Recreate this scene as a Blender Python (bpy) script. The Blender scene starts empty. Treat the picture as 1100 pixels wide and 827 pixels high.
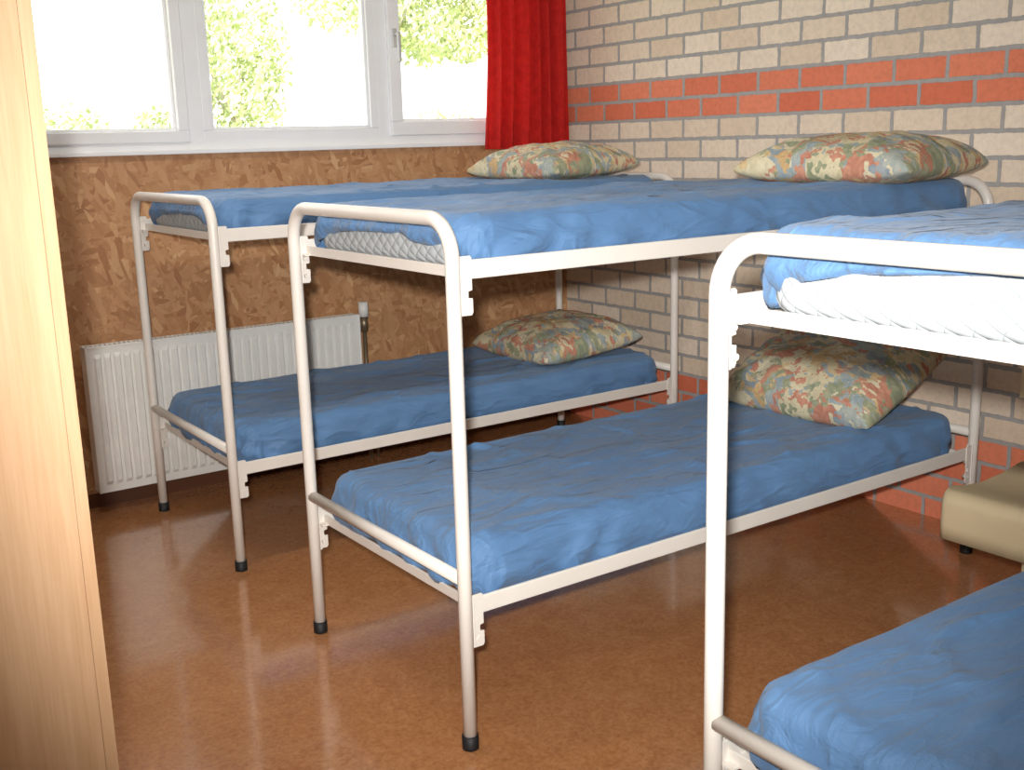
import bpy, bmesh, math, random
from mathutils import Vector, Matrix, noise
random.seed(7)
C=bpy.context.collection
W=0.8; A=1.4086; H=1.2254; HB=0.4152; HR=0.3484; HU=1.1169; LB=1.9823
XB=2.2023; YW=2.4282; ZS=1.382; CEIL=2.6; XL=-2.6; YN=-3.1
BED3=-0.7772-W

# ---------------------------------------------------------------- helpers
def s(r,g,b):
    f=lambda c:(c/255/12.92) if c/255<=.04045 else ((c/255+.055)/1.055)**2.4
    return (f(r),f(g),f(b),1)
def newmat(n):
    m=bpy.data.materials.new(n);m.use_nodes=True
    nt=m.node_tree;return m,nt,nt.nodes['Principled BSDF']
def N(nt,t,**k):
    n=nt.nodes.new(t)
    for a,b in k.items():setattr(n,a,b)
    return n
def coords(nt,scale=(1,1,1),rot=(0,0,0),kind='Object'):
    tc=N(nt,'ShaderNodeTexCoord');mp=N(nt,'ShaderNodeMapping')
    mp.inputs['Scale'].default_value=scale;mp.inputs['Rotation'].default_value=rot
    nt.links.new(tc.outputs[kind],mp.inputs[0]);return mp.outputs[0]
def noise_n(nt,vec,sc,det=4,rough=.5,dist=0):
    n=N(nt,'ShaderNodeTexNoise');n.inputs['Scale'].default_value=sc;n.inputs['Detail'].default_value=det
    n.inputs['Roughness'].default_value=rough;n.inputs['Distortion'].default_value=dist
    nt.links.new(vec,n.inputs['Vector']);return n
def ramp(nt,fac,stops,mode='LINEAR'):
    r=N(nt,'ShaderNodeValToRGB');r.color_ramp.interpolation=mode
    e=r.color_ramp.elements
    while len(e)<len(stops):e.new(.5)
    for i,(p,c) in enumerate(stops):e[i].position=p;e[i].color=c
    nt.links.new(fac,r.inputs[0]);return r.outputs[0]
def mix(nt,f,a,b,bt='MIX'):
    m=N(nt,'ShaderNodeMix',data_type='RGBA',blend_type=bt)
    for sock,v in ((m.inputs[0],f),(m.inputs[6],a),(m.inputs[7],b)):
        if isinstance(v,(int,float,tuple)):sock.default_value=v
        else:nt.links.new(v,sock)
    return m.outputs[2]
def math_n(nt,op,a,b=0):
    m=N(nt,'ShaderNodeMath',operation=op)
    for sock,v in ((m.inputs[0],a),(m.inputs[1],b)):
        if isinstance(v,(int,float)):sock.default_value=v
        else:nt.links.new(v,sock)
    return m.outputs[0]
def bump(nt,b,h,st=.3,d=.01):
    n=N(nt,'ShaderNodeBump');n.inputs['Strength'].default_value=st;n.inputs['Distance'].default_value=d
    nt.links.new(h,n.inputs['Height']);nt.links.new(n.outputs[0],b.inputs['Normal'])
def simple(n,col,rough=.5,metal=0,var=.06,sc=8,bmp=0,bsc=200):
    m,nt,b=newmat(n);v=coords(nt)
    nz=noise_n(nt,v,sc)
    d=tuple(c*(1-var*2) for c in col[:3])+(1,)
    c=ramp(nt,nz.outputs[0],[(.3,d),(.65,col)])
    nt.links.new(c,b.inputs['Base Color']);b.inputs['Roughness'].default_value=rough;b.inputs['Metallic'].default_value=metal
    if bmp:
        n2=noise_n(nt,v,bsc,2);bump(nt,b,n2.outputs[0],bmp,.002)
    return m

def obj(name,bm,mats,parent=None,smooth=False):
    me=bpy.data.meshes.new(name);bm.normal_update();bm.to_mesh(me);bm.free()
    for m in (mats if isinstance(mats,(list,tuple)) else [mats]):me.materials.append(m)
    if smooth:
        for p in me.polygons:p.use_smooth=True
    o=bpy.data.objects.new(name,me);C.objects.link(o)
    if parent:o.parent=parent
    return o
def empty(name,loc=(0,0,0)):
    e=bpy.data.objects.new(name,None);e.location=loc;e.empty_display_size=.1;C.objects.link(e);return e
def add_box(bm,x0,x1,y0,y1,z0,z1,bev=0,seg=2,mi=0):
    r=bmesh.ops.create_cube(bm,size=1)
    vs=r['verts']
    for v in vs:
        v.co=Vector(((x0+x1)/2+v.co.x*(x1-x0),(y0+y1)/2+v.co.y*(y1-y0),(z0+z1)/2+v.co.z*(z1-z0)))
    fs=set(f for v in vs for f in v.link_faces)
    for f in fs:f.material_index=mi
    if bev:
        es=list(set(e for v in vs for e in v.link_edges))
        bmesh.ops.bevel(bm,geom=es,offset=bev,segments=seg,affect='EDGES',profile=.5,material=-1)
def box(name,x0,x1,y0,y1,z0,z1,mat,parent=None,bev=0):
    bm=bmesh.new();add_box(bm,x0,x1,y0,y1,z0,z1,bev);return obj(name,bm,mat,parent)
def add_tube(bm,pts,r,seg=14,cap=True,mi=0):
    pts=[Vector(p) for p in pts];rings=[];t0=(pts[1]-pts[0]).normalized()
    up=Vector((0,0,1)) if abs(t0.z)<.9 else Vector((1,0,0))
    nrm=(up-t0*up.dot(t0)).normalized()
    for i,p in enumerate(pts):
        if i==0:t=t0
        elif i==len(pts)-1:t=(pts[i]-pts[i-1]).normalized()
        else:t=((pts[i+1]-pts[i]).normalized()+(pts[i]-pts[i-1]).normalized()).normalized()
        nrm=(nrm-t*nrm.dot(t)).normalized();b=t.cross(nrm)
        rings.append([bm.verts.new(p+(nrm*math.cos(a)+b*math.sin(a))*r) for a in [2*math.pi*k/seg for k in range(seg)]])
    for i in range(len(rings)-1):
        for k in range(seg):
            f=bm.faces.new((rings[i][k],rings[i][(k+1)%seg],rings[i+1][(k+1)%seg],rings[i+1][k]));f.smooth=True;f.material_index=mi
    if cap:
        for rg,fl in ((rings[0],1),(rings[-1],0)):
            f=bm.faces.new(rg[::-1] if fl else rg);f.material_index=mi

# ---------------------------------------------------------------- materials
M_metal=simple('cream_enamel',s(230,223,213),.34,0,.03,5)
M_black=simple('black_rubber',s(22,22,24),.6)
M_pvc=simple('white_pvc',s(242,242,243),.35,0,.02)
M_rad=simple('radiator_enamel',s(232,230,224),.35,0,.03)
M_steel=simple('pipe_metal',s(150,135,110),.4,.7)
M_ceil=simple('ceiling_paint',s(238,236,232),.9)
M_plaster=simple('plaster_paint',s(232,226,214),.9)
M_chair=simple('chair_wood',s(204,186,150),.45,0,.06,6)
M_base=simple('baseboard_brown',s(92,52,28),.5)

def sheet_mat():
    m,nt,b=newmat('blue_fitted_sheet');v=coords(nt)
    n=noise_n(nt,v,3.5,5,.6)
    c=ramp(nt,n.outputs[0],[(.3,s(80,117,158)),(.7,s(94,134,178))])
    nt.links.new(c,b.inputs['Base Color']);b.inputs['Roughness'].default_value=.7
    b.inputs['Sheen Weight'].default_value=.12
    v2=coords(nt,(1.5,5,5),(0,0,.35))
    w=noise_n(nt,v2,2.4,4,.55,.9);f=noise_n(nt,v,350,1)
    h=math_n(nt,'ADD',w.outputs[0],math_n(nt,'MULTIPLY',f.outputs[0],.03))
    for rot,sc,k in ((-.5,1.7,.14),(.6,2.3,.10),(1.3,1.5,.08)):
        v3=coords(nt,(1.3,4.2,3),(0,0,rot));cr=noise_n(nt,v3,sc,2,.5,.5)
        rd=math_n(nt,'ABSOLUTE',math_n(nt,'SUBTRACT',cr.outputs[0],.5))
        rd=math_n(nt,'SUBTRACT',1.0,math_n(nt,'MINIMUM',math_n(nt,'MULTIPLY',rd,20),1.0))
        h=math_n(nt,'ADD',h,math_n(nt,'MULTIPLY',rd,k))
    bump(nt,b,h,.6,.026);return m
M_sheet=sheet_mat()
def quilt_mat():
    m,nt,b=newmat('mattress_ticking');v=coords(nt)
    outs=[]
    for sg in (1,-1):
        sep=N(nt,'ShaderNodeSeparateXYZ');nt.links.new(v,sep.inputs[0])
        a=math_n(nt,'ADD',sep.outputs[0],sep.outputs[1])
        a=math_n(nt,'ADD',a,math_n(nt,'MULTIPLY',sep.outputs[2],sg*1.2))
        outs.append(math_n(nt,'ABSOLUTE',math_n(nt,'SINE',math_n(nt,'MULTIPLY',a,75))))
    q=math_n(nt,'MULTIPLY',outs[0],outs[1])
    q=math_n(nt,'POWER',q,.4)
    c=ramp(nt,q,[(0,s(146,154,158)),(.4,s(180,186,188))])
    nt.links.new(c,b.inputs['Base Color']);b.inputs['Roughness'].default_value=.85
    bump(nt,b,q,.5,.006);return m
M_tick=quilt_mat()
def pillow_mat():
    m,nt,b=newmat('patterned_pillowcase');v=coords(nt,(1.2,.8,.5))
    d=noise_n(nt,v,7,4,.65)
    vv=N(nt,'ShaderNodeVectorMath',operation='ADD');nt.links.new(v,vv.inputs[0])
    sc=N(nt,'ShaderNodeVectorMath',operation='SCALE');sc.inputs[3].default_value=.24
    nt.links.new(d.outputs['Color'],sc.inputs[0]);nt.links.new(sc.outputs[0],vv.inputs[1])
    def vor(scale,stops,ch=0):
        vo=N(nt,'ShaderNodeTexVoronoi');vo.inputs['Scale'].default_value=scale;nt.links.new(vv.outputs[0],vo.inputs['Vector'])
        sp=N(nt,'ShaderNodeSeparateColor');nt.links.new(vo.outputs['Color'],sp.inputs[0])
        return ramp(nt,sp.outputs[ch],stops,'CONSTANT'),sp.outputs[(ch+1)%3]
    c1,r1=vor(17,[(0,s(134,146,118)),(.17,s(216,202,166)),(.36,s(150,166,168)),(.53,s(196,108,86)),(.7,s(210,196,154)),(.84,s(120,144,166)),(.93,s(206,160,100))])
    c2,r2=vor(36,[(0,s(196,104,84)),(.2,s(224,212,180)),(.45,s(128,140,108)),(.62,s(136,158,172)),(.84,s(212,178,124))],1)
    c=mix(nt,math_n(nt,'GREATER_THAN',r2,.56),c1,c2)
    n=noise_n(nt,v,32,4,.7,1.5)
    cc=ramp(nt,n.outputs[0],[(.4,s(148,148,124)),(.6,s(216,204,170))])
    c=mix(nt,.32,c,cc)
    nt.links.new(c,b.inputs['Base Color']);b.inputs['Roughness'].default_value=.85
    w=noise_n(nt,v,9,4,.6,.5);bump(nt,b,w.outputs[0],.5,.02);return m
M_pillow=pillow_mat()
def brick_mat():
    m,nt,b=newmat('brick_masonry');v=coords(nt)
    sep=N(nt,'ShaderNodeSeparateXYZ');nt.links.new(v,sep.inputs[0])
    z=math_n(nt,'ADD',sep.outputs[2],.0135)
    wn=noise_n(nt,v,30,2)
    wob=math_n(nt,'MULTIPLY',math_n(nt,'SUBTRACT',wn.outputs[0],.5),.008)
    z=math_n(nt,'ADD',z,wob)
    cb=N(nt,'ShaderNodeCombineXYZ');nt.links.new(math_n(nt,'ADD',sep.outputs[1],wob),cb.inputs[0]);nt.links.new(z,cb.inputs[1])
    def bt(c1,c2,mo):
        t=N(nt,'ShaderNodeTexBrick');t.offset=.5
        t.inputs['Scale'].default_value=1;t.inputs['Brick Width'].default_value=.212;t.inputs['Row Height'].default_value=.0868
        t.inputs['Mortar Size'].default_value=.0080;t.inputs['Mortar Smooth'].default_value=.15
        t.inputs['Color1'].default_value=c1;t.inputs['Color2'].default_value=c2;t.inputs['Mortar'].default_value=mo
        nt.links.new(cb.outputs[0],t.inputs['Vector']);return t
    mo=s(170,167,164)
    t1=bt(s(244,228,208),s(226,205,180),mo);t2=bt(s(236,140,106),s(220,116,84),mo)
    up=math_n(nt,'MULTIPLY',math_n(nt,'GREATER_THAN',sep.outputs[2],1.4621),math_n(nt,'LESS_THAN',sep.outputs[2],1.6357))
    lo=math_n(nt,'LESS_THAN',sep.outputs[2],.3337)
    c=mix(nt,math_n(nt,'MAXIMUM',up,lo),t1.outputs[0],t2.outputs[0])
    n=noise_n(nt,v,48,5,.75)
    c=mix(nt,.25,c,ramp(nt,n.outputs[0],[(.34,(.45,.45,.45,1)),(.58,(1,1,1,1))]),'MULTIPLY')
    nt.links.new(c,b.inputs['Base Color']);b.inputs['Roughness'].default_value=.8
    h=math_n(nt,'ADD',math_n(nt,'MULTIPLY',t1.outputs['Fac'],-1.0),math_n(nt,'MULTIPLY',n.outputs[0],.45))
    bump(nt,b,h,.6,.006);return m
M_brick=brick_mat()
def osb_mat():
    m,nt,b=newmat('osb_board');col=None;hs=None
    cols=[(0,s(164,114,76)),(.3,s(186,138,96)),(.55,s(198,151,110)),(.8,s(177,128,88)),(1,s(210,168,124))]
    for i,(rot,sc) in enumerate([(.5,(14,1,48)),(-.7,(15,1,44)),(1.35,(13,1,50)),(.05,(16,1,54)),(-1.2,(14,1,46))]):
        v=coords(nt,(1,1,1));n=noise_n(nt,v,7,2)
        vv=N(nt,'ShaderNodeVectorMath',operation='MULTIPLY_ADD')
        nt.links.new(n.outputs['Color'],vv.inputs[0]);vv.inputs[1].default_value=(.04,0,.04);nt.links.new(v,vv.inputs[2])
        mp=N(nt,'ShaderNodeMapping');mp.inputs['Rotation'].default_value=(0,rot,0);mp.inputs['Location'].default_value=(i*3.1,0,i*1.7)
        nt.links.new(vv.outputs[0],mp.inputs[0])
        m2=N(nt,'ShaderNodeMapping');m2.inputs['Scale'].default_value=sc;nt.links.new(mp.outputs[0],m2.inputs[0])
        vo=N(nt,'ShaderNodeTexVoronoi');vo.inputs['Scale'].default_value=1;nt.links.new(m2.outputs[0],vo.inputs['Vector'])
        sp=N(nt,'ShaderNodeSeparateColor');nt.links.new(vo.outputs['Color'],sp.inputs[0])
        c=ramp(nt,sp.outputs[0],cols)
        if col is None:col=c;hs=sp.outputs[0]
        else:
            f=math_n(nt,'GREATER_THAN',sp.outputs[1],.6)
            col=mix(nt,f,col,c)
    vg=coords(nt,(1,1,1));n=noise_n(nt,vg,70,4,.7)
    col=mix(nt,.22,col,ramp(nt,n.outputs[0],[(.32,(.5,.42,.35,1)),(.5,(1,1,1,1))]),'MULTIPLY')
    nt.links.new(col,b.inputs['Base Color']);b.inputs['Roughness'].default_value=.42
    bump(nt,b,hs,.2,.003);return m
M_osb=osb_mat()
def lino_mat():
    m,nt,b=newmat('marbled_linoleum');v=coords(nt)
    n=noise_n(nt,v,14,8,.68,1.2);n2=noise_n(nt,v,80,4,.7,.6);n3=noise_n(nt,v,1.6,3)
    c=ramp(nt,n.outputs[0],[(.3,s(162,105,64)),(.5,s(182,124,79)),(.7,s(200,144,98))])
    c=mix(nt,.45,c,ramp(nt,n2.outputs[0],[(.35,s(150,94,55)),(.6,s(202,144,94))]))
    c=mix(nt,.15,c,ramp(nt,n3.outputs[0],[(.3,(.6,.6,.6,1)),(.7,(1,1,1,1))]),'MULTIPLY')
    nt.links.new(c,b.inputs['Base Color']);b.inputs['Roughness'].default_value=.2
    b.inputs['Specular IOR Level'].default_value=.7
    b.inputs['Coat Weight'].default_value=1.0;b.inputs['Coat Roughness'].default_value=.10
    bump(nt,b,n2.outputs[0],.02,.002);return m
M_floor=lino_mat()
def beech_mat():
    m,nt,b=newmat('beech_laminate');v=coords(nt,(22,22,1.1))
    n=noise_n(nt,v,2.2,5,.6,.3);v2=coords(nt,(160,160,6));n2=noise_n(nt,v2,1.5,2)
    c=ramp(nt,n.outputs[0],[(.3,s(206,162,120)),(.7,s(220,180,140))])
    c=mix(nt,.12,c,ramp(nt,n2.outputs[0],[(.4,s(190,140,96)),(.6,s(228,190,150))]))
    nt.links.new(c,b.inputs['Base Color']);b.inputs['Roughness'].default_value=.5;return m
M_beech=beech_mat()
def curtain_mat():
    m,nt,b=newmat('red_curtain_cloth');v=coords(nt)
    n=noise_n(nt,v,30,3,.6,.5)
    c=ramp(nt,n.outputs[0],[(.35,s(186,20,15)),(.65,s(204,30,22))])
    nt.links.new(c,b.inputs['Base Color']);b.inputs['Roughness'].default_value=.9
    tr=N(nt,'ShaderNodeBsdfTranslucent');nt.links.new(c,tr.inputs[0])
    mx=N(nt,'ShaderNodeMixShader');mx.inputs[0].default_value=.15
    nt.links.new(b.outputs[0],mx.inputs[1]);nt.links.new(tr.outputs[0],mx.inputs[2])
    nt.links.new(mx.outputs[0],nt.nodes['Material Output'].inputs[0]);return m
M_curt=curtain_mat()
def glass_mat():
    m,nt,b=newmat('window_glass')
    t=N(nt,'ShaderNodeBsdfTransparent');g=N(nt,'ShaderNodeBsdfGlossy');g.inputs['Roughness'].default_value=.02
    mx=N(nt,'ShaderNodeMixShader');mx.inputs[0].default_value=.05
    nt.links.new(t.outputs[0],mx.inputs[1]);nt.links.new(g.outputs[0],mx.inputs[2])
    nt.links.new(mx.outputs[0],nt.nodes['Material Output'].inputs[0]);return m
M_glass=glass_mat()
M_leaf=simple('tree_leaves',s(208,217,166),.7,0,.15,2)
M_bark=simple('tree_bark',s(190,180,165),.9)
M_lawn=simple('lawn_grass',s(190,205,140),.9,0,.1,1)
M_fillw=simple('fill_housing',s(240,240,240),.4)  # casing of the added ceiling fill lights

# ---------------------------------------------------------------- room shell
box('floor',XL-.15,XB+.15,YN-.15,YW+.2,-.1,0,M_floor)
box('ceiling',XL-.15,XB+.15,YN-.15,YW+.2,CEIL,CEIL+.1,M_ceil)
box('wall_right',XB,XB+.15,YN-.15,YW+.2,0,CEIL,M_brick)
box('wall_left',XL-.15,XL,YN-.15,YW+.2,0,CEIL,M_plaster)
box('wall_front',XL,XB,YN-.15,YN,0,CEIL,M_plaster)
ZT=2.38; WX0=-1.0; WX1=2.06
bm=bmesh.new()
add_box(bm,XL,XB,YW,YW+.2,0,ZS-.012)
add_box(bm,XL,XB,YW,YW+.2,ZT,CEIL)
add_box(bm,XL,WX0,YW,YW+.2,ZS-.012,ZT)
add_box(bm,WX1,XB,YW,YW+.2,ZS-.012,ZT)
obj('wall_back',bm,M_osb)
box('baseboard_back',XL,XB,YW-.014,YW,0,.055,M_base)
win=empty('window_1',(0.5,YW,ZS))
def wbox(n,x0,x1,y0,y1,z0,z1,bev=.004):
    bm=bmesh.new();add_box(bm,x0-.5,x1-.5,y0-YW,y1-YW,z0-ZS,z1-ZS,bev);return obj(n,bm,M_pvc,win)
F0,F1=YW+.004,YW+.075
wbox('frame_bottom',WX0,WX1,F0,F1,ZS-.005,1.425)
wbox('frame_top',WX0,WX1,F0,F1,ZT-.05,ZT)
wbox('frame_left',WX0,WX0+.05,F0,F1,1.42,ZT-.04)
wbox('frame_right',WX1-.05,WX1,F0,F1,1.42,ZT-.04)
wbox('mullion_1',-.335,-.275,F0,F1,1.42,ZT-.04)
wbox('mullion_2',.305,.375,F0,F1,1.42,ZT-.04)
wbox('mullion_3',1.165,1.235,F0,F1,1.42,ZT-.04)
wbox('window_sill',WX0-.02,WX1+.02,YW-.03,YW+.03,ZS-.012,ZS+.004,.003)
def sash(n,x0,x1,z0,z1,w,proud):
    bm=bmesh.new()
    for a in ((x0,x1,z0,z0+w),(x0,x1,z1-w,z1),(x0,x0+w,z0+w,z1-w),(x1-w,x1,z0+w,z1-w)):
        add_box(bm,a[0]-.5,a[1]-.5,F0-proud-YW,F0+.05-YW,a[2]-ZS,a[3]-ZS,.004)
    b=w+.012
    for a in ((x0+w,x1-w,z0+w,z0+b),(x0+w,x1-w,z1-b,z1-w),(x0+w,x0+b,z0+b,z1-b),(x1-b,x1-w,z0+b,z1-b)):
        add_box(bm,a[0]-.5,a[1]-.5,F0+.012-YW,F0+.04-YW,a[2]-ZS,a[3]-ZS,.003)
    obj(n,bm,M_pvc,win)
    bm=bmesh.new();add_box(bm,x0+w-.5,x1-w-.5,F0+.03-YW,F0+.034-YW,z0+w-ZS,z1-w-ZS)
    obj(n+'_glass',bm,M_glass,win)
sash('sash_0',WX0+.045,-.33,1.42,ZT-.045,.03,0)
sash('sash_1',-.285,.31,1.415,ZT-.045,.045,.014)
sash('sash_2',.37,1.17,1.42,ZT-.045,.04,0.0)
sash('sash_3',1.225,WX1-.045,1.425,ZT-.045,.06,.018)
bm=bmesh.new()
add_box(bm,1.243-.5,1.267-.5,-.024,-.012,1.80-ZS,1.88-ZS,.003)
add_tube(bm,[(1.255-.5,-.02,1.855-ZS),(1.255-.5,-.055,1.855-ZS)],.008)
add_box(bm,1.246-.5,1.264-.5,-.062,-.05,1.735-ZS,1.865-ZS,.005)
obj('window_handle',bm,simple('handle_metal',s(205,205,205),.3,.3),win)

# ---------------------------------------------------------------- curtain
bm=bmesh.new();nx,nz=150,26;g=[]
for j in range(nz+1):
    row=[];t=j/nz;z=1.352+t*(2.42-1.352)
    for i in range(nx+1):
        u=i/nx
        spread=1-.06*math.sin(t*3.1)
        x=2.165-(1-u)*.485*spread
        ph=u*2*math.pi*6.5+noise.noise(Vector((u*3,t*1.0,0)))*1.3
        y=2.345+.032*math.sin(ph)*(1-.15*t)+.007*math.sin(ph*2.3+t*2)
        row.append(bm.verts.new((x,y,z)))
    g.append(row)
for j in range(nz):
    for i in range(nx):bm.faces.new((g[j][i],g[j][i+1],g[j+1][i+1],g[j+1][i]))
cur=empty('curtain',(0,0,0))
obj('cloth',bm,M_curt,cur,True)
bm=bmesh.new();add_tube(bm,[(-1.1,2.36,2.43),(2.19,2.36,2.43)],.012)
for x in (-1.0,.6,2.1):add_box(bm,x-.01,x+.01,2.36,YW-.001,2.42,2.445)
obj('curtain_rail',bm,M_pvc,cur)

# ---------------------------------------------------------------- radiator
rad=empty('radiator',(0.37,2.33,0))
RX0,RX1,RZ0,RZ1=-.21,.945,.09,.665;RY=2.29
ro_=Vector((.37,2.33,0))
def rfix(bm):
    for v in bm.verts:v.co-=ro_
    return bm
bm=bmesh.new()
npitch=30;prof=[]
x0=RX0+.02;x1=RX1-.02;p=(x1-x0)/npitch
prof.append((RX0,RY+.004))
for i in range(npitch):
    a=x0+i*p
    prof+=[(a+.12*p,RY+.004),(a+.28*p,RY-.006),(a+.72*p,RY-.006),(a+.88*p,RY+.004)]
prof.append((RX1,RY+.004))
zs=[RZ0,RZ0+.03,RZ0+.045,RZ1-.045,RZ1-.03,RZ1];fl=[0,0,1,1,0,0];rows=[]
for z,f in zip(zs,fl):
    rows.append([bm.verts.new((x,RY+.004+(y-RY-.004)*f,z)) for x,y in prof])
for j in range(len(rows)-1):
    for i in range(len(prof)-1):bm.faces.new((rows[j][i],rows[j][i+1],rows[j+1][i+1],rows[j+1][i]))
obj('front_panel',rfix(bm),M_rad,rad)
bm=bmesh.new()
add_box(bm,RX0,RX1,RY+.055,RY+.07,RZ0,RZ1,.003)
add_box(bm,RX0-.004,RX0+.002,RY,RY+.072,RZ0,RZ1,.001);add_box(bm,RX1-.002,RX1+.004,RY,RY+.072,RZ0,RZ1,.001)
k=RX0+.01
while k<RX1-.01:
    add_box(bm,k,k+.006,RY+.006,RY+.056,RZ1-.012,RZ1);k+=.018
add_box(bm,RX0,RX1,RY,RY+.008,RZ1-.006,RZ1+.002,.001)
for x in (RX0+.15,RX1-.15):add_box(bm,x-.02,x+.02,RY+.068,YW-.002,RZ1-.2,RZ1-.1)
obj('back_panel',rfix(bm),M_rad,rad)
bm=bmesh.new()
add_tube(bm,[(RX1,RY+.035,.62),(RX1+.05,RY+.035,.62)],.011)
add_tube(bm,[(RX1+.04,RY+.035,.001),(RX1+.04,RY+.035,.60)],.009)
add_tube(bm,[(RX1+.04,RY+.035,.585),(RX1+.04,RY+.035,.65)],.017)
add_tube(bm,[(RX1,RY+.035,.12),(RX1+.02,RY+.035,.12),(RX1+.075,RY+.035,.12),(RX1+.075,RY+.035,.001)],.009)
obj('pipes',rfix(bm),M_steel,rad)
bm=bmesh.new();add_tube(bm,[(RX1+.04,RY+.035,.65),(RX1+.04,RY+.035,.715)],.022,20);obj('valve_knob',rfix(bm),M_rad,rad)

# ---------------------------------------------------------------- bunk beds
R=.0165
def arc_U(x,y0,y1,h,br=.085):
    pts=[(x,y0,.02),(x,y0,.5),(x,y0,h-br)]
    for k in range(1,10):
        a=k/10*math.pi/2;pts.append((x,y0+br-br*math.cos(a),h-br+br*math.sin(a)))
    pts+=[(x,y0+br,h),(x,(y0+y1)/2,h),(x,y1-br,h)]
    for k in range(1,10):
        a=k/10*math.pi/2;pts.append((x,y1-br+br*math.sin(a),h-br+br*math.cos(a)))
    pts+=[(x,y1,h-br),(x,y1,.5),(x,y1,.02)]
    return pts
def add_bracket(bm,x,y,z,sx,sy):
    # plain clamp plate: square shoulders, one hook notch
    o=[(.010,.030),(.040,.030),(.043,.026),(.043,-.044),(.033,-.046),(.033,-.060),(.044,-.062),(.044,-.092),(.040,-.098),(.010,-.098)]
    t=.004;yy0=y+sy*.006
    a=[bm.verts.new((x+sx*px,yy0-t/2,z+pz)) for px,pz in o]
    b=[bm.verts.new((x+sx*px,yy0+t/2,z+pz)) for px,pz in o]
    bm.faces.new(a);bm.faces.new(b[::-1])
    for i in range(len(o)):
        j=(i+1)%len(o);bm.faces.new((a[j],a[i],b[i],b[j]))
    add_box(bm,*(sorted((x+sx*.013,x+sx*.018))),y-.011,y+.011,z-.096,z+.028,.001)
    add_tube(bm,[(x+sx*.030,y-.010,z-.078),(x+sx*.030,y+.010,z-.078)],.006,10)
    add_tube(bm,[(x+sx*.028,y-.009,z-.030),(x+sx*.028,y+.009,z-.030)],.005,10)
def sweep_rail(bm,x0,x1,y,z,inward):
    add_box(bm,x0,x1,y-.0045,y+.0045,z-.021,z+.021,.003)
    ya,yb=sorted((y,y+inward*.032));add_box(bm,x0,x1,ya,yb,z-.021,z-.017)
def bed(y0):
    e=empty('bunk_bed',(0,y0,0))
    for nm,x,sx in (('foot_frame',0,1),('head_frame',LB,-1)):
        bm=bmesh.new();add_tube(bm,arc_U(x,0,W,H),R,18)
        add_tube(bm,[(x,R*.6,HB),(x,W-R*.6,HB)],R*.92,16)
        obj(nm,bm,M_metal,e)
        bm=bmesh.new()
        for y in (0,W):add_tube(bm,[(x,y,0),(x,y,.006),(x,y,.034)],R+.0035,18)
        obj(nm+'_foot_caps',bm,M_black,e)
    for nm,z in (('lower_base',HR),('upper_base',HU)):
        bm=bmesh.new()
        for y,inn in ((0,1),(W,-1)):
            sweep_rail(bm,.014,LB-.014,y,z,inn)
            for x,sx in ((0,1),(LB,-1)):add_bracket(bm,x,y,z,sx,-inn)
        for x,sx in ((.035,1),(LB-.035,-1)):
            add_box(bm,x-.003,x+.003,.004,W-.004,z-.021,z+.004,.001)
        for k in range(13):
            x=.12+k*(LB-.24)/12
            add_box(bm,x-.018,x+.018,.01,W-.01,z-.016,z-.010)
        obj(nm,bm,M_metal,e)
    return e
for y in (0,A,BED3):bed(y)

# ---------------------------------------------------------------- mattresses
def ring(a,b,r,fr):
    r=max(r,.001);sx=2*(a-r);sy=2*(b-r);q=math.pi*r/2
    segs=[('l',(-a,b-r),(0,-1),sy,(-1,0)),('c',(-a+r,-b+r),math.pi,q,None),('l',(-a+r,-b),(1,0),sx,(0,-1)),('c',(a-r,-b+r),1.5*math.pi,q,None),
          ('l',(a,-b+r),(0,1),sy,(1,0)),('c',(a-r,b-r),0,q,None),('l',(a-r,b),(-1,0),sx,(0,1)),('c',(-a+r,b-r),.5*math.pi,q,None)]
    pts=[]
    for si,t in fr:
        k=segs[si]
        if k[0]=='l':
            pts.append((k[1][0]+k[2][0]*k[3]*t,k[1][1]+k[2][1]*k[3]*t,k[4][0],k[4][1]))
        else:
            an=k[2]+t*math.pi/2
            pts.append((k[1][0]+r*math.cos(an),k[1][1]+r*math.sin(an),math.cos(an),math.sin(an)))
    return pts
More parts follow.
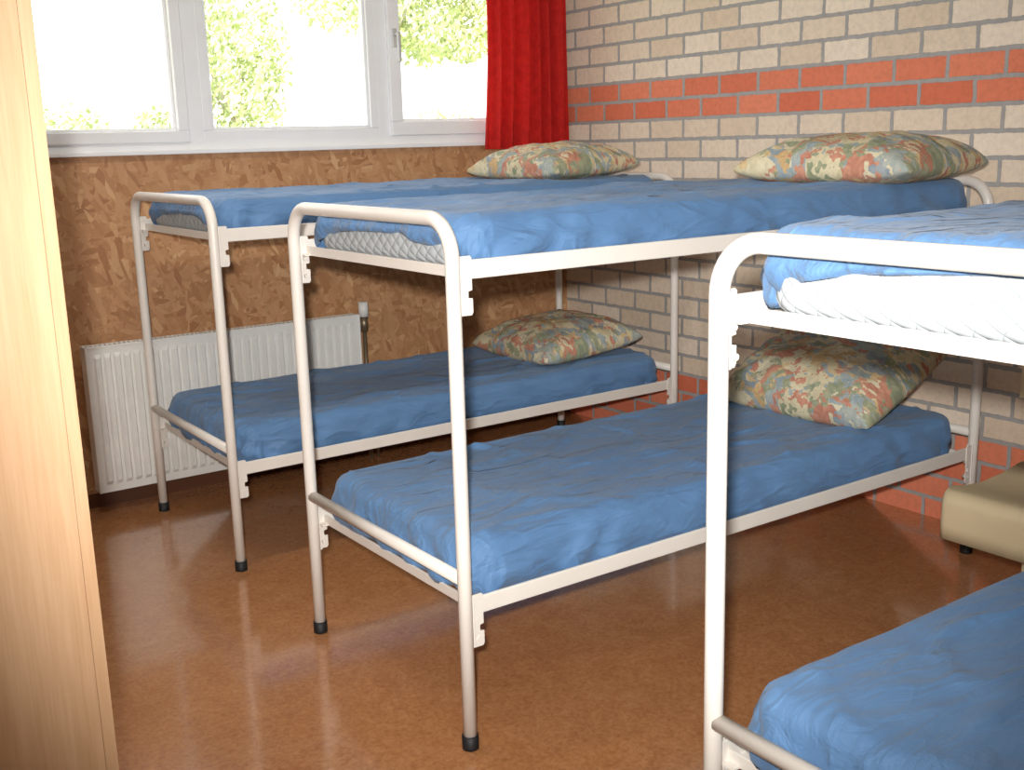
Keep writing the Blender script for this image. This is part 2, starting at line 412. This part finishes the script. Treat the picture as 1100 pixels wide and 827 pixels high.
def shell(a,b,r,ztop,fil,zbot_fn,seed,amp,side_amp,tuck,closed,n_top=36,pucker=1.0,sag=.004,core=False):
    fr=[]
    for si,cnt in enumerate((70,9,190,9,70,9,190,9)):
        for k in range(cnt):fr.append((si,k/cnt))
    n=len(fr);bm=bmesh.new();rows=[]
    def nz(x,y,z,f):return noise.noise(Vector((x*f+seed*7.1,y*f-seed*3.3,z*f+seed)))
    c=bm.verts.new((0,0,ztop-sag))
    base=ring(a-fil,b-fil,max(r-fil,.012),fr)
    for j in range(1,n_top+1):
        t=(j/n_top)**.8;row=[]
        for (x,y,nx_,ny_) in base:
            X,Y=x*t,y*t
            wr=amp*(nz(X*.6,Y*1.6,0,5)+.5*nz(X*1.4+Y*.8,Y*2,3,9))
            crease=abs(nz(X*.9+Y*.6,Y*1.5-X*.3,5,3.2));wr+=amp*1.1*math.exp(-(crease*13)**2)
            row.append(bm.verts.new((X,Y,ztop-sag*(1-t*t)+wr)))
        rows.append(row)
    outl=ring(a,b,r,fr)
    def side(x,y,nx_,ny_,z,t):
        cd=min(math.hypot(abs(x)-a,abs(y)-b)/.55,1)
        s1=(x*ny_*-1+y*nx_)
        sl=60 if s1>0 else -60
        fold=math.sin(s1*34+z*sl*.6+nz(x,y,z,4)*5)*(.35+1.5*(1-cd))
        return side_amp*(.9*nz(x*1.0+z*1.8,y*1.0,z*.8,11)+.5*fold*pucker)*(.35+.75*t)
    for j in range(1,7):
        an=j/6*math.pi/2;o=fil*(1-math.sin(an));rg=ring(a-o,b-o,max(r-o,.012),fr);row=[]
        for i,(x,y,nx_,ny_) in enumerate(rg):
            z=ztop-fil*(1-math.cos(an))
            w=side(outl[i][0],outl[i][1],nx_,ny_,z,0)*(j/6)
            row.append(bm.verts.new((x+nx_*w,y+ny_*w,z+w*.4+amp*nz(x*.6,y*1.6,0,5)*.6)))
        rows.append(row)
    nd=14
    for j in range(1,nd+1):
        t=j/nd;row=[]
        for i,(x,y,nx_,ny_) in enumerate(outl):
            zb=zbot_fn(x,y,nx_,ny_);zt=ztop-fil;z=zt+(zb-zt)*t
            w=side(x,y,nx_,ny_,z,t)
            if core:
                q=max(0,(.035-z)/.035);w-=tuck*(1-math.sqrt(max(0,1-q*q)))
            else:w+=.006*math.sin(t*math.pi)-tuck*t**3
            row.append(bm.verts.new((x+nx_*w,y+ny_*w,z)))
        rows.append(row)
    for i in range(n):bm.faces.new((c,rows[0][i],rows[0][(i+1)%n]))
    for j in range(len(rows)-1):
        for i in range(n):bm.faces.new((rows[j][i],rows[j+1][i],rows[j+1][(i+1)%n],rows[j][(i+1)%n]))
    if closed:bm.faces.new(rows[-1][::-1])
    return bm
def mattress(y0,zb,th,seed,lift,lift_c=0.0,lift_w=.30,mesh_amp=.008,pw=.6):
    L=1.90;Wd=.755;cx=.035+L/2;cy=y0+W/2
    e=empty('mattress',(cx,cy,zb))
    a,b=L/2,Wd/2
    bm=shell(a-.007,b-.012,.075,th-.011,.035,lambda x,y,nx_,ny_:0.0,seed+20,.0,.0015,.03,True,8,0,0,True)
    obj('mattress_core',bm,M_tick,e,True)
    def hem(x,y,nx_,ny_):
        h=.006+.008*noise.noise(Vector((x*5,y*5,seed)))
        if lift>0 and nx_<-.2:
            k=max(0,1-((y-lift_c)/lift_w)**2)
            h+=lift*k**pw*min(1,(-nx_))
        return h
    bm=shell(a,b,.08,th,.042,hem,seed,mesh_amp,.014,.006,False)
    o=obj('fitted_sheet',bm,M_sheet,e,True)
    md=o.modifiers.new('thick','SOLIDIFY');md.thickness=.002;md.offset=-1
    return e
UZ=HU-.008;LZ=HR-.008
mattress(0,LZ,.142,1,0)
mattress(0,UZ,.128,2,.060,0,.34,.007,.5)
mattress(A,LZ,.138,3,0)
mattress(A,UZ,.122,4,.055,0,.34,.007,.5)
mattress(BED3,LZ,.142,5,0)
mattress(BED3,UZ,.138,6,.084,-.07,.42,.006,.42)

# ---------------------------------------------------------------- pillows
def pillow(loc,sx,sy,th,rot,seed):
    bm=bmesh.new();n=50;top=[];bot=[]
    for j in range(n+1):
        rt=[];rb=[]
        for i in range(n+1):
            u=-1+2*i/n;v=-1+2*j/n
            u=math.copysign(abs(u)**.75,u);v=math.copysign(abs(v)**.75,v)
            px=sx/2*u*(1-.05*(1-v*v));py=sy/2*v*(1-.05*(1-u*u))
            cr=(u*v)**2
            px*=1-.05*cr;py*=1-.05*cr
            h=max(0,(1-abs(u)**2.8))**.45*max(0,(1-abs(v)**2.8))**.45
            q=Vector((u*1.6+seed*5,v*1.6,seed))
            w=.12*noise.noise(q*1.3)+.07*noise.noise(q*3)
            edge=1-h
            fold=.07*math.sin((math.atan2(v,u))*15+seed)*edge*h*2.2
            zt=th*.64*h*(1+w+fold*1.6);zb=-th*.36*h*(1-.3*w)
            zb=max(zb,-th*.27)
            rt.append(bm.verts.new((px,py,zt)))
            rb.append(rt[-1] if (i in(0,n) or j in(0,n)) else bm.verts.new((px,py,zb)))
        top.append(rt);bot.append(rb)
    for j in range(n):
        for i in range(n):
            bm.faces.new((top[j][i],top[j][i+1],top[j+1][i+1],top[j+1][i]))
            bm.faces.new((bot[j][i],bot[j+1][i],bot[j+1][i+1],bot[j][i+1]))
    o=obj('pillow',bm,M_pillow,None,True);o.location=loc;o.rotation_euler=rot
    return o
TU=UZ+.128;TL=LZ+.142
pillow((1.66,A+.42,TU+.036),.48,.66,.155,(0,-.05,.03),1)
pillow((1.66,.25,TU+.042),.50,.64,.160,(0,-.02,.10),2)
pillow((1.65,A+.40,TL+.046),.54,.62,.165,(0,-.10,-.04),3)
pillow((1.70,.36,TL+.112),.50,.64,.19,(0,-.40,.04),4)
pillow((1.66,BED3+.40,TU+.042),.50,.62,.15,(0,-.05,0),5)
pillow((1.64,BED3+.40,TL+.047),.50,.62,.15,(0,-.08,0),6)

# ---------------------------------------------------------------- chair
ch=empty('wooden_chair',(0,0,0))
bm=bmesh.new();prof=[(1.70,.446),(1.60,.430),(1.50,.424),(1.42,.430),(1.36,.440)]
for k in range(0,9):
    a=k/8*math.pi/2;prof.append((1.335-.036*math.sin(a),.405+.036*math.cos(a)))
prof+=[(1.298,.35),(1.300,.310)]
t=.020;outer=[];inner=[]
for i,(x,z) in enumerate(prof):
    a=prof[max(i-1,0)];b=prof[min(i+1,len(prof)-1)]
    d=Vector((b[0]-a[0],b[1]-a[1])).normalized();nrm=Vector((-d[1],d[0]))
    outer.append((x,z));inner.append((x+nrm[0]*t,z+nrm[1]*t))
Y0,Y1=-.745,-.330
loop=outer+inner[::-1];rings=[];RC=.025
def crn(x,d):
    if d>=RC:return x
    k=RC-math.sqrt(max(0,RC*RC-(RC-d)**2))
    f=max(0,min(1,(1.45-x)/.15));return x+k*f
ds=[0,.0015,.004,.009,.015,.025]
ysl=[(Y0+d,d) for d in ds]+[(Y1-d,d) for d in ds[::-1]]
for y,d in ysl:rings.append([bm.verts.new((crn(x,d),y,z)) for x,z in loop])
m_=len(rings[0])
for j in range(len(rings)-1):
    for i in range(m_):
        f=bm.faces.new((rings[j][i],rings[j][(i+1)%m_],rings[j+1][(i+1)%m_],rings[j+1][i]));f.smooth=True
bm.faces.new(rings[0][::-1]);bm.faces.new(rings[-1])
bmesh.ops.recalc_face_normals(bm,faces=bm.faces)
obj('seat',bm,M_chair,ch)
bm=bmesh.new()
for y in (Y0+.13,Y1-.17):
    add_box(bm,1.46,1.49,y-.016,y+.016,0,.406,.004)
    add_box(bm,1.66,1.69,y-.016,y+.016,0,.80,.004)
    add_box(bm,1.40,1.66,y-.012,y+.012,.37,.406,.003)
    add_box(bm,1.49,1.66,y-.010,y+.010,.14,.165,.003)
obj('legs',bm,M_chair,ch)
bm=bmesh.new();nn=14;rr=[]
for k in range(nn+1):
    u=k/nn;y=Y0+(Y1-Y0)*u;x=1.70+.03*math.cos((u-.5)*math.pi)-.03
    rr.append([bm.verts.new(p_) for p_ in ((x-.008,y,.64),(x+.008,y,.64),(x+.012,y,.81),(x-.004,y,.81))])
for k in range(nn):
    for i in range(4):bm.faces.new((rr[k][i],rr[k][(i+1)%4],rr[k+1][(i+1)%4],rr[k+1][i]))
bm.faces.new(rr[0][::-1]);bm.faces.new(rr[-1]);bmesh.ops.recalc_face_normals(bm,faces=bm.faces)
obj('backrest',bm,M_chair,ch)

# ---------------------------------------------------------------- wardrobe
wd=empty('wardrobe',(0,0,0))
wx1,wy0=-.854,-.297
bm=bmesh.new();D=.60;WW=1.0;HH=2.15
add_box(bm,wx1-D,wx1-.0195,wy0,wy0+.02,.0,HH,.0004)
add_box(bm,wx1-D,wx1-.0195,wy0+WW-.02,wy0+WW,.0,HH,.0004)
add_box(bm,wx1-D,wx1-.022,wy0+.02,wy0+WW-.02,HH-.02,HH,.001)
add_box(bm,wx1-D,wx1-.022,wy0+.02,wy0+WW-.02,.06,.08,.001)
add_box(bm,wx1-D,wx1-D+.01,wy0+.02,wy0+WW-.02,.08,HH-.02)
add_box(bm,wx1-.06,wx1-.045,wy0+.02,wy0+WW-.02,0,.06)
obj('carcass',bm,M_beech,wd)
bm=bmesh.new();mid=wy0+WW/2
add_box(bm,wx1-.019,wx1,wy0,mid-.0015,.065,HH,.0006);add_box(bm,wx1-.019,wx1,mid+.0015,wy0+WW,.065,HH,.0006)
obj('doors',bm,M_beech,wd)
bm=bmesh.new()
for y in (mid-.05,mid+.05):add_tube(bm,[(wx1,y,1.0),(wx1+.025,y,1.0),(wx1+.025,y,1.12),(wx1,y,1.12)],.005)
obj('handles',bm,M_steel,wd)

# ---------------------------------------------------------------- outside
box('lawn',-25,40,YW+.25,60,-.62,-.52,M_lawn)
gt=empty('garden_trees')
def foliage(nm,blobs,leaf,trunk=None):
    bm=bmesh.new()
    for (cx,cy,cz,rx,rz,n) in blobs:
        for k in range(n):
            while True:
                p=Vector((random.uniform(-1,1),random.uniform(-1,1),random.uniform(-1,1)))
                if p.length<1 and noise.noise(p*3.2+Vector((cx,cy,cz)))>-.05:break
            q=Vector((cx+p.x*rx,cy+p.y*rx,cz+p.z*rz))
            a=Vector((random.gauss(0,1),random.gauss(0,1),random.gauss(0,1))).normalized()
            b=a.orthogonal().normalized();c=a.cross(b);L=leaf*random.uniform(.6,1.3)
            bm.faces.new([bm.verts.new(q+b*L),bm.verts.new(q+c*L*.45),bm.verts.new(q-b*L),bm.verts.new(q-c*L*.45)])
    obj(nm+'_leaves',bm,M_leaf,gt)
    if trunk:
        bm=bmesh.new();x,y,z=trunk
        add_tube(bm,[(x,y,-.518),(x+.02,y,.6),(x,y,z)],.06,8)
        for k in range(7):
            a=k*.9;add_tube(bm,[(x,y,z-.3),(x+.5*math.cos(a),y+.5*math.sin(a),z+.5)],.018,6)
        obj(nm+'_trunk',bm,M_bark,gt)
foliage('birch',[(5.1,13.95,2.55,.85,1.4,4200)],.06,(5.1,13.95,2.0))
foliage('maple',[(6.5,12.9,3.7,1.0,.75,1600),(7.75,12.5,3.25,1.15,.75,4800)],.06,(6.89,12.6,3.0))
foliage('bush_a',[(3.03,15.16,.85,.85,1.28,4400)],.06)
foliage('bush_b',[(4.2,14.6,.85,.8,1.28,4000)],.06)
foliage('bush_c',[(7.65,12.3,.75,.9,1.2,3600)],.06)

# ---------------------------------------------------------------- lights
def light(name,typ,loc,rot,energy,col,**k):
    l=bpy.data.lights.new(name,typ);l.energy=energy;l.color=col
    for a,b in k.items():setattr(l,a,b)
    o=bpy.data.objects.new(name,l);o.location=loc;o.rotation_euler=rot;C.objects.link(o);return o
light('sun','SUN',(0,-10,10),(math.radians(50),0,math.radians(-18)),7.0,(1,.97,.92),angle=.02)
for i,(x,y,en) in enumerate(((-.9,-1.3,8),(-.3,1.0,15))):  # two added, out-of-view area lights for soft fill; their fixtures are invented
    e=empty('ceiling_fill',(x,y,CEIL))
    bm=bmesh.new();add_box(bm,-.65,.65,-.09,.09,-.06,0,.004);obj('housing',bm,M_fillw,e)
    o=light('fill_area','AREA',(0,0,-.065),(0,0,0),en,(1,.97,.93),shape='RECTANGLE',size=1.25,size_y=.16);o.parent=e
w=bpy.data.worlds.new('sky');bpy.context.scene.world=w;w.use_nodes=True
bg=w.node_tree.nodes['Background'];bg.inputs[0].default_value=(.96,.98,1,1);bg.inputs[1].default_value=3.0

# ---------------------------------------------------------------- camera
yw_,pi_,rl_,f_=.6104,.2168,-.0272,1181.6
F=Vector((math.sin(yw_)*math.cos(pi_),math.cos(yw_)*math.cos(pi_),-math.sin(pi_)))
Rv=Vector((math.cos(yw_),-math.sin(yw_),0));U=Rv.cross(F)
R2=Rv*math.cos(rl_)+U*math.sin(rl_);U2=-Rv*math.sin(rl_)+U*math.cos(rl_)
M=Matrix.Identity(4);cp=Vector((-1.2396,-1.9808,1.3799))
for i in range(3):M[i][0]=R2[i];M[i][1]=U2[i];M[i][2]=-F[i];M[i][3]=cp[i]
cam=bpy.data.cameras.new('camera');co=bpy.data.objects.new('camera',cam);C.objects.link(co)
co.matrix_world=M;cam.sensor_width=36;cam.lens=36*f_/1100;cam.clip_start=.05
bpy.context.scene.camera=co
fp=cp+Vector((-.06,-.02,.10))
d=Vector((1.45,1.5,.8))-fp
fl=light('camera_flash','SPOT',fp,d.to_track_quat('-Z','Y').to_euler(),480,(1,.985,.965),shadow_soft_size=.03,spot_size=math.radians(71),spot_blend=1.0)
vs=bpy.context.scene.view_settings
vs.view_transform='Standard';vs.look='None';vs.exposure=0
